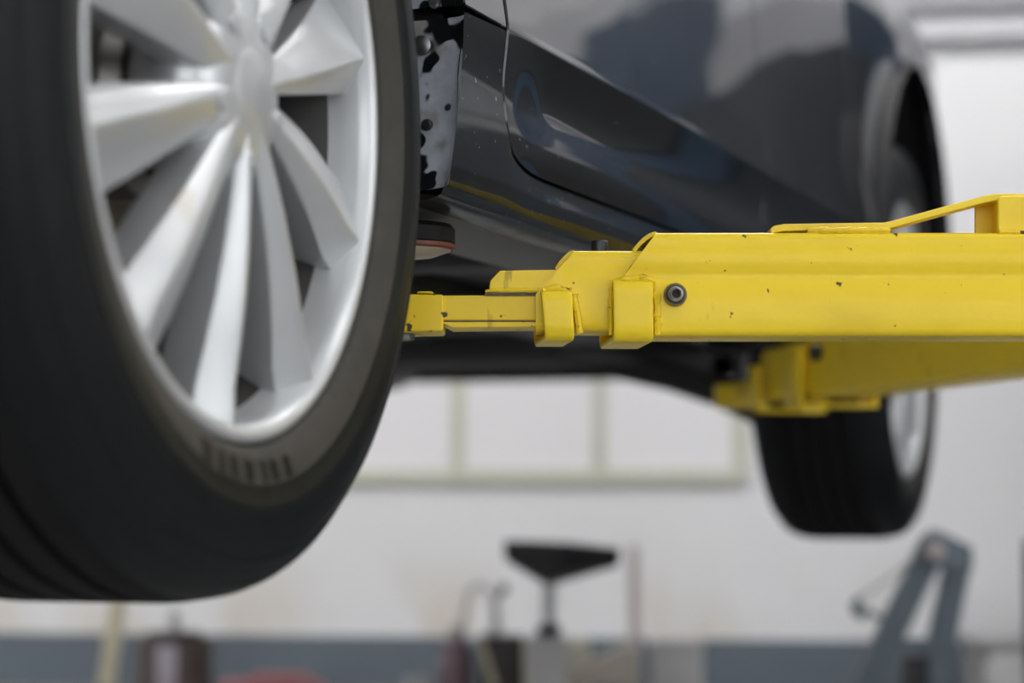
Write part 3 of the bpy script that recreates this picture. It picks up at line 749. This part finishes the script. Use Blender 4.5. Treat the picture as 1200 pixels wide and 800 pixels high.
rtube('extension_bar', LEN - .30, LEN + .01, .028, 1.425, 1.394, SL, rear, M_yelworn)
for xa, w, zh in ((LEN - .155, .034, 1.440), (LEN - .31, .05, 1.455)):
    m = MB(); hw = .046 if w < .04 else .052; zb_ = 1.380 - SL * xa
    for (ya, yb_, za, zc) in ((-hw - .006, -hw, zb_ - .006, zh - .02), (hw, hw + .006, zb_ - .006, zh - .02), (-hw - .006, hw + .006, zb_ - .006, zb_)): m.box((xa, ya, za), (xa + w, yb_, zc), ch=.0015)
    m.build('retaining_strap', M_yel, rear)
for sgn in (-1, 1):
    m = MB(); m.lathe([(.0001, .012 * 1), (.009, .012), (.011, .010), (.011, 0)], origin=(0, 0, 0), axis='y', n=20)
    for v in m.v: v.y *= sgn; v += Vector((LEN - .345, sgn * .045, 1.4275))
    m.build('pipe_stub', M_darksteel, rear)
m = MB(); m.lathe([(.0001, 1.367), (.038, 1.367), (.04, 1.369), (.04, 1.40), (.0001, 1.401)], origin=(LEN + .03, 0, 0), n=32); cup = m.build('pad_cup', M_yelworn, rear)
m = MB(); m.lathe([(.012, 1.40), (.012, 1.45)], origin=(LEN + .03, 0, 0), n=16); m.build('pad_screw', M_darksteel, rear)
m = MB(); m.lathe([(.0001, 1.449), (.05, 1.449), (.052, 1.452), (.052, 1.472), (.0001, 1.474)], origin=(LEN + .03, 0, 0), n=32); m.build('rubber_pad', M_rubber, rear)
# --- carriage and post, to the right of the picture
m = MB(); m.box(LP((.70, 2.03, 1.34)), LP((1.02, 2.42, 1.372)), ch=.004); m.box(LP((.70, 2.03, 1.485)), LP((1.02, 2.42, 1.515)), ch=.004); 
m.build('carriage', M_yel, lift)
m = MB(); m.box(LP((.93, 2.05, 1.30)), LP((.98, 2.40, 2.05)), ch=.004); m.build('carriage_plate', M_navy, lift)
for (a, b) in ((XC - .035, Y0 + .044), (root_.x + .03, root_.y - .02)):
    m = MB(); m.lathe([(.0001, 1.335), (.022, 1.335), (.022, 1.53), (.018, 1.535), (.0001, 1.535)], origin=LP((a, b, 0)), n=24); m.build('pivot_pin', M_steel, lift)
m = MB(); m.box(LP((.985, 2.06, .012)), LP((1.20, 2.39, 3.4)), ch=.006); m.build('post', M_navy, lift)
m = MB(); m.box(LP((.88, 1.98, 0)), LP((1.30, 2.47, .014)), ch=.003); m.build('base_plate', M_navy, lift)
# the twin on the far side of the car
def car_world(s, t): 
    u = Vector((math.sin(ANG), math.cos(ANG), 0)); n = Vector((math.cos(ANG), -math.sin(ANG), 0)); return Vector((HUB.x, HUB.y, 0)) + u * s + n * t
cc = car_world(1.235, MID)
l2 = copy_tree(lift); l2.location = Vector((2 * cc.x - LB.x, 2 * cc.y - LB.y, 0)); l2.rotation_euler = (0, 0, PI)
l2['label'] = 'lift side with yellow swing arms hidden beyond the raised car'

# ------------------------------------------------------------------ background things
def mat(n, c, r=.6, me=0): return simple(n, c, r, metal=me, noise=.1, nscale=10)
M_wood = mat('pale_wood', (.50, .45, .32)); M_brown = mat('brown_can', (.10, .08, .075), .4); M_darkbrown = mat('dark_brown_tin', (.022, .016, .013), .4)
M_lilac = mat('lilac_highlight', (.42, .38, .44)); M_red = mat('red_plastic', (.33, .12, .13)); M_mauve = mat('mauve_plastic', (.26, .17, .20))
M_palegrey = mat('pale_grey', (.50, .49, .49)); M_beige = mat('beige_card', (.50, .46, .39)); M_pink = mat('pinkish_grey', (.46, .40, .40))
M_cream = mat('cream_plastic', (.62, .60, .50)); M_hoist = simple('blue_grey_steel', (.125, .16, .19), .45, noise=.1, nscale=8); M_bench = mat('bench_wood', (.16, .13, .10))
M_poly = mat('silver_pole', (.50, .50, .50), .35, .5)
# workbench, its top just under the picture's lower edge
BZ, BY = .765, 5.55
b = empty('workbench', (-.25, BY + .22, 0), 0, 'long workbench along the back wall carrying cans and boxes', 'workbench')
bx0, bx1 = X(-60, BY), X(850, BY); o0 = Vector((-.25, BY + .22, 0))
m = MB(); m.box(Vector((bx0, BY, BZ - .04)) - o0, Vector((bx1, BY + .5, BZ)) - o0, ch=.003); m.build('worktop', M_bench, b)
for x in (bx0 + .05, bx1 - .05):
    for y in (BY + .05, BY + .45):
        m = MB(); m.box(Vector((x - .025, y - .025, 0)) - o0, Vector((x + .025, y + .025, BZ - .041)) - o0); m.build('leg', M_darksteel, b)
m = MB(); m.box(Vector((bx0 + .05, BY + .43, .2)) - o0, Vector((bx1 - .05, BY + .46, .26)) - o0); m.build('rail', M_darksteel, b)
def thing_mesh(mb, name, mt, label, cat, org, **k):
    for v in mb.v: v -= Vector(org)
    o = mb.build(name, mt, None, **k); o.location = org; return tag(o, label, cat)
# leaning pale wooden pole at the left
yp = 6.25; a = P(128, 735, yp); sl = (P(118, 800, yp).x - P(131, 700, yp).x) / (P(118, 800, yp).z - P(131, 700, yp).z)
m = MB(); xb = a.x - sl * a.z
m.prism([(xb - .02, yp, 0), (xb + .02, yp, 0), (xb + sl * 1.25 + .02, yp + .10, 1.25), (xb + sl * 1.25 - .02, yp + .10, 1.25)], (0, .03, 0))
thing_mesh(m, 'wooden_pole', M_wood, 'pale wooden pole leaning on the back wall left of the brown can', 'pole', (xb, yp, 0), bevel=.002)
# brown can with a spout; the lilac strip is its highlight put into colour
cx, cy = X(207, 5.8), 5.8; cr = (X(253, 5.8) - X(161, 5.8)) / 2; ct = Z(746, 5.8) - BZ
r = empty('metal_can', (cx, cy, BZ), 0, 'round brown metal can with painted pale lilac highlight strip below the front tyre', 'can')
m = MB(); m.lathe([(.0001, 0), (cr - .003, 0), (cr, .004), (cr, .01), (cr - .002, .013), (cr - .002, ct - .012), (cr, ct - .009), (cr, ct - .003), (cr - .004, ct), (cr - .01, ct - .003), (.0001, ct - .003)], n=48); m.build('body', M_brown, r)
m = MB(); m.lathe([(cr - .0015, .015), (cr - .0008, .018), (cr - .0008, ct - .018), (cr - .0015, ct - .015)], n=10, a0=math.radians(252), a1=math.radians(282)); m.build('highlight_strip', M_lilac, r)
m = MB(); m.lathe([(.065, ct - .004), (.066, ct + .010), (.058, ct + .013), (.0001, ct + .013)], n=32); m.build('lid', M_darkbrown, r)
m = MB(); m.lathe([(.016, ct + .012), (.014, ct + .035), (.010, ct + .06), (.0001, ct + .062)], n=20); m.build('spout', M_palegrey, r)
# red tray
x0, x1 = X(262, 5.75), X(378, 5.75); zt = Z(793, 5.75) - BZ
m = MB(); m.box((x0, 5.65, BZ), (x1, 5.85, BZ + zt * .8), ch=.006); m.box((x0 + .07, 5.68, BZ + zt * .8 - .001), (x1 - .03, 5.80, BZ + zt + .008), ch=.008)
thing_mesh(m, 'plastic_case', M_red, 'low red plastic case lying right of the brown can', 'case', ((x0 + x1) / 2, 5.75, BZ))
# pale cup
m = MB(); m.lathe([(.0001, 0), (.028, 0), (.034, .05), (.032, .05), (.026, .006), (.0001, .006)], n=28)
for v in m.v: v += Vector((X(491, 5.7), 5.7, BZ))
thing_mesh(m, 'plastic_cup', M_palegrey, 'small pale cup standing left of the mauve bottle', 'cup', (X(491, 5.7), 5.7, BZ))
# mauve bottle
xm = X(536, 5.75); zt = Z(750, 5.75) - BZ
r = empty('plastic_bottle', (xm, 5.75, BZ), 0, 'mauve plastic bottle left of the dark brown tin', 'bottle')
m = MB(); m.lathe([(.0001, 0), (.036, 0), (.039, .005), (.039, zt * .7), (.032, zt * .9), (.016, zt), (.016, zt + .012), (.0001, zt + .012)], n=32); m.build('body', M_mauve, r)
m = MB(); m.lathe([(.018, zt + .008), (.018, zt + .03), (.015, zt + .033), (.0001, zt + .033)], n=24); m.build('cap', M_palegrey, r)
# dark tin with hand pump
xa, xb_ = X(561, 5.7), X(613, 5.7); zt = Z(744, 5.7) - BZ; xc = (xa + xb_) / 2
r = empty('oil_tin', (xc, 5.7, BZ), 0, 'dark brown square tin with grey hand pump and black knob', 'tin')
m = MB(); m.box((xa - xc, -.055, 0), (xb_ - xc, .055, zt), ch=.005); m.build('body', M_darkbrown, r)
hx = X(581, 5.7) - xc
m = MB(); m.tube([(hx, 0, zt - .002), (hx, 0, zt + .03), (hx - .002, 0, zt + .09)], [.016, .010, .009], 14); pmp = m.build('pump', M_palegrey, r)
m = MB(); kz = Z(690, 5.7) - BZ; kx = X(590, 5.7) - xc; m.lathe([(.0001, kz - .012), (.009, kz - .010), (.012, kz), (.009, kz + .010), (.0001, kz + .012)], origin=(kx, 0, 0), n=20); m.tube([(hx, 0, zt + .085), (kx, 0, kz - .008)], .005, 8); m.build('pump_knob', M_black, pmp)
m = MB(); m.tube([(hx, 0, zt + .08), (hx - .03, 0, zt + .115), (hx - .06, 0, zt + .105), (hx - .072, 0, zt + .04), (hx - .074, 0, zt + .01)], .006, 10); m.build('pump_hose', M_palegrey, pmp)
m = MB(); ys = 5.62; m.prism([(X(553, ys), ys, BZ), (X(560, ys), ys, BZ), (X(575, ys), ys, BZ), (X(566, ys), ys, BZ)][:0] or [P(574, 806, ys), P(584, 806, ys), P(566, 748, ys), P(559, 748, ys)], (0, .012, 0))
for v in m.v: v.z = max(v.z, BZ)
thing_mesh(m, 'paint_stirrer', M_wood, 'thin tan wooden stick leaning against the dark brown tin', 'stick', (X(579, ys), ys, BZ))
# beige open carton, cream box, pale grey box, pinkish rod
yc = 5.72
m = MB(); m.prism([P(650, 803, yc), P(655, 796, yc), P(735, 757, yc), P(748, 762, yc), P(748, 803, yc)], (0, .14, 0))
for v in m.v: v.z = max(v.z, BZ)
thing_mesh(m, 'cardboard_carton', M_beige, 'beige cardboard carton with sloping flap between the drainer pole and grey box', 'carton', (X(700, yc), yc, BZ), bevel=.002)
yc = 5.92
m = MB(); m.box((X(612, yc), yc, BZ), (X(692, yc), yc + .1, Z(749, yc)), ch=.004); thing_mesh(m, 'cream_box', M_cream, 'cream box on the bench just behind the drainer pole', 'box', (X(652, yc), yc + .05, BZ))
yc = 5.70
m = MB(); m.box((X(762, yc), yc, BZ), (X(822, yc), yc + .16, Z(753, yc)), ch=.004); m.box((X(760, yc), yc - .003, Z(760, yc)), (X(824, yc), yc + .163, Z(752, yc)), ch=.003)
thing_mesh(m, 'storage_box', M_palegrey, 'pale grey lidded storage box at the end of the bench', 'box', (X(792, yc), yc + .08, BZ))
yr = 6.1
m = MB(); m.tube([(X(746, yr), yr, 0), (X(745, yr), yr + .04, .6), (X(744, yr), yr + .09, Z(640, yr))], .014, 12); thing_mesh(m, 'thin_rod', M_pink, 'thin pinkish rod standing upright behind the bench', 'rod', (X(746, yr), yr, 0))
# waste oil drainer
yd = 5.15; xd = X(643, yd)
r = empty('oil_drainer', (xd, yd, 0), 0, 'mobile oil drainer with black funnel pan on a pale pole', 'oil drainer')
def dz(py): return Z(py, yd)
m = MB()
hx0, hx1 = X(590, yd) - xd, X(727, yd) - xd
ring = [(hx0, .02, dz(633)), (X(655, yd) - xd, -.13, dz(637)), (hx1, .0, dz(642)), (X(665, yd) - xd, .15, dz(637))]
ring2 = [(hx0 + .002, .02, dz(656)), (X(652, yd) - xd, -.125, dz(666)), (hx1 - .005, .0, dz(663)), (X(664, yd) - xd, .145, dz(660))]
low = [(-.012, 0, dz(684)), (0, -.012, dz(684)), (.012, 0, dz(684)), (0, .012, dz(684))]
inn = [(p[0] * .95 + .05 * .02, p[1] * .95, p[2]) for p in ring]; inl = [(p[0] * .9, p[1] * .9, p[2] + .012) for p in low]
vs = ring + ring2 + low + inn + inl
fs = []
for i in range(4):
    j = (i + 1) % 4
    fs += [[i, j, 4 + j, 4 + i], [4 + i, 4 + j, 8 + j, 8 + i], [12 + i, 12 + j, j, i], [16 + i, 16 + j, 12 + j, 12 + i]]
fs += [[8, 9, 10, 11], [19, 18, 17, 16]]
m.add(vs, fs); m.build('funnel_pan', M_black, r, bevel=.003)
m = MB(); m.tube([(0, 0, .50), (0, 0, dz(683))], .014, 16); m.build('pole', M_poly, r)
m = MB(); m.lathe([(.015, dz(745)), (.024, dz(744)), (.026, dz(738)), (.022, dz(732)), (.015, dz(731))], n=24, closed=True); m.build('clamp_collar', M_darksteel, r)
m = MB(); m.box((-.045, -.045, .50), (.035, .045, dz(746)), ch=.008); m.build('pole_sleeve', M_palegrey, r)
m = MB(); m.lathe([(.0001, .09), (.13, .09), (.15, .11), (.15, .48), (.12, .51), (.0001, .52)], n=40); m.build('tank', M_palegrey, r)
for k in range(4):
    a = PI / 4 + k * PI / 2
    m = MB(); m.lathe([(.0001, -.012), (.03, -.012), (.03, .012), (.0001, .012)], origin=(.12 * math.cos(a), .12 * math.sin(a), .03), axis='y', n=20); m.box((.12 * math.cos(a) - .012, .12 * math.sin(a) - .016, .03), (.12 * math.cos(a) + .012, .12 * math.sin(a) + .016, .095)); m.build('caster', M_black, r)
# folded engine hoist: two blue-grey legs meeting at the top
yh = 4.9; xh = X(1070, yh)
r = empty('engine_hoist', (xh, yh, 0), 0, 'blue-grey steel A-frame hoist with hook hanging at its left', 'hoist')
def hp(px, py, dy=0): return P(px, py, yh) + Vector((-xh, -yh + dy, 0))
def beam(name, a, b, w, d, mt, par=r):
    a, b = Vector(a), Vector(b); ax = (b - a).normalized(); y = Vector((0, 1, 0)); xq = y.cross(ax).normalized(); yq = ax.cross(xq)
    m = MB(); m.prism([a + xq * w / 2 - yq * d / 2, a - xq * w / 2 - yq * d / 2, a - xq * w / 2 + yq * d / 2, a + xq * w / 2 + yq * d / 2], b - a)
    return m.build(name, mt, par, bevel=.004)
def down(px0, py0, px1, py1, dy):
    a, b = hp(px0, py0, dy), hp(px1, py1, dy); k = (.03 - a.z) / (b.z - a.z); return a, a + (b - a) * k
a, c = down(1096, 632, 1013, 805, 0); beam('leg', a, c, .052, .05, M_hoist)
a, c = down(1124, 652, 1094, 800, .01); beam('leg', a, c, .050, .05, M_hoist)
m = MB(); m.prism([hp(1082, 640, -.05), hp(1094, 620, -.05), (hp(1135, 640, -.05)), hp(1135, 666, -.05), hp(1118, 668, -.05), hp(1092, 662, -.05)], (0, .10, 0)); m.build('head_plate', M_hoist, r, bevel=.003)
m = MB(); m.lathe([(.0001, -.056), (.016, -.056), (.019, -.05), (.019, 0), (.0001, 0)], origin=hp(1091, 645, 0), axis='y', n=24); m.build('head_bolt', M_pink, r)
beam('cross_bar', hp(1036, 757, 0), hp(1100, 757, .0), .030, .035, M_hoist)
m = MB(); m.box(hp(1058, 768, -.02), hp(1088, 900, .05), ch=.004); m.build('ram_cover', M_darksteel, r)
m = MB(); m.tube([hp(1088, 640, 0), hp(1050, 672, -.0), hp(1024, 690, 0), hp(1008, 700, 0)], .0035, 8); m.build('cable', M_palegrey, r)
m = MB(); m.tube([hp(1008, 700), hp(1003, 708), hp(1004, 716), hp(1011, 720), hp(1018, 716), hp(1030, 724), hp(1046, 728)], [.006, .011, .012, .011, .007, .005, .004], 10); m.build('hook', M_hoist, r)
for (px_, dyy) in ((1012, 0), (1088, .01)):
    pass
m = MB(); fx0 = down(1096, 632, 1013, 805, 0)[1].x; fx1 = down(1124, 652, 1094, 800, .01)[1].x
m.box((fx0 - .03, -.35, 0), (fx0 + .04, .35, .05), ch=.006); m.box((fx1 - .03, -.35, 0), (fx1 + .08, .35, .05), ch=.006); m.box((fx0, .25, .005), (fx1, .32, .045), ch=.004)
m.build('base_frame', M_hoist, r)
# white cabinet with thin grey top, navy cabinet with yellow tag at the right edge
yw = 5.9; xw0, xw1 = X(1150, yw), X(1300, yw); xw = (xw0 + xw1) / 2
r = empty('white_cabinet', (xw, yw + .15, 0), 0, 'low white cabinet with thin grey top right of the hoist', 'cabinet')
m = MB(); m.box((xw0 - xw, -.15, 0), (xw1 - xw, .15, Z(754, yw)), ch=.003); m.build('carcass', M_palegrey, r)
m = MB(); m.box((X(1134, yw) - xw, -.17, Z(754, yw) + .0005), (xw1 - xw, .16, Z(746, yw)), ch=.002); m.build('cabinet_top', M_poly, r)
m = MB(); m.box((xw0 - xw + .01, -.166, .03), (xw1 - xw - .01, -.151, Z(754, yw) - .02), ch=.003); dr = m.build('door', M_palegrey, r)
m = MB(); m.box((.05, -.19, .5), (.07, -.167, .62), ch=.004); m.build('handle', M_darksteel, dr)
yn = 3.9; xn0 = X(1194, 4.3); xn1 = xn0 + .42; xn = (xn0 + xn1) / 2
r = empty('tool_cabinet', (xn, yn + .2, 0), 0, 'navy steel tool cabinet with a yellow tag at the right edge', 'cabinet')
m = MB(); m.box((xn0 - xn, -.2, .05), (xn1 - xn, .2, Z(636, yn)), ch=.008); m.build('carcass', M_navy, r)
m = MB(); m.box((xn0 - xn + .001, -.2065, Z(752, yn)), (xn0 - xn + .05, -.2005, Z(728, yn)), ch=.001); m.build('tag', mat('yellow_tag', (.60, .42, .04)), r)
for i in range(4):
    z0 = .12 + i * .24; m = MB(); m.box((xn0 - xn + .06, -.215, z0), (xn1 - xn - .02, -.201, z0 + .21), ch=.003); d_ = m.build('drawer', M_navy, r)
    m = MB(); m.box((-.08, -.235, z0 + .16), (.12, -.216, z0 + .175), ch=.003); m.build('handle', M_steel, d_)
for sx in (-1, 1):
    m = MB(); m.box((sx * .16 - .025, -.16, 0), (sx * .16 + .025, .16, .052)); m.build('foot', M_black, r)
# unseen tall cupboards added right of the view to shape the door reflections
for i, (lx, wdt, hgt, c, nm) in enumerate([(1.42, .38, 2.32, (.016, .018, .022), 'leftmost black steel locker'), (1.81, .17, 2.60, (.022, .044, .078), 'slim blue steel locker'), (1.99, .60, 2.26, (.030, .030, .034), 'wide dark grey steel locker'), (2.60, .54, 2.28, (.02, .02, .022), 'wide black steel locker'), (3.15, .46, 2.26, (.035, .04, .045), 'slate steel locker'), (3.62, .62, 2.28, (.02, .022, .025), 'wide black steel locker by the side wall')]):
    ly = 5.35
    r = empty('reflection_locker', (lx + wdt / 2, ly + .2, 0), 0, nm + ' near the back wall, added out of view for door reflections', 'locker', 'unseen steel lockers added for door reflections')
    mt = simple('locker_%d' % i, tuple(v * 1.3 for v in c), .7, spec=.25)
    m = MB(); m.box((-wdt / 2, -.2, 0), (wdt / 2, .2, hgt), ch=.006); m.build('carcass', mt, r)
    m = MB(); m.box((-wdt / 2 + .01, -.215, .05), (wdt / 2 - .01, -.201, hgt - .04), ch=.004); d_ = m.build('door', mt, r)
    m = MB(); m.box((wdt / 2 - .06, -.235, 1.0), (wdt / 2 - .045, -.216, 1.14), ch=.003); m.build('handle', M_steel, d_)

# ------------------------------------------------------------------ world, camera, view
w = bpy.data.worlds.new('World'); sc.world = w; w.use_nodes = True
w.node_tree.nodes['Background'].inputs[0].default_value = (.6, .65, .7, 1); w.node_tree.nodes['Background'].inputs[1].default_value = .3
cam = bpy.data.cameras.new('camera'); co = bpy.data.objects.new('camera', cam); COL.objects.link(co); sc.camera = co
co.location = CAM; co.rotation_euler = (PI / 2 + TH, 0, 0)
cam.sensor_width = 36; cam.sensor_fit = 'HORIZONTAL'; cam.lens = F / 1200 * 36; cam.clip_start = .05; cam.clip_end = 60
cam.dof.use_dof = True; cam.dof.focus_distance = 2.10; cam.dof.aperture_fstop = 3.4
sc.view_settings.view_transform = 'Standard'; sc.view_settings.look = 'None'; sc.view_settings.gamma = 1; sc.view_settings.use_curve_mapping = False
sc.view_settings.exposure = 0.58
sc.cycles.use_denoising = True
sc.cycles.max_bounces = 8; sc.cycles.diffuse_bounces = 5; sc.cycles.glossy_bounces = 5
sc.cycles.sample_clamp_indirect = 6
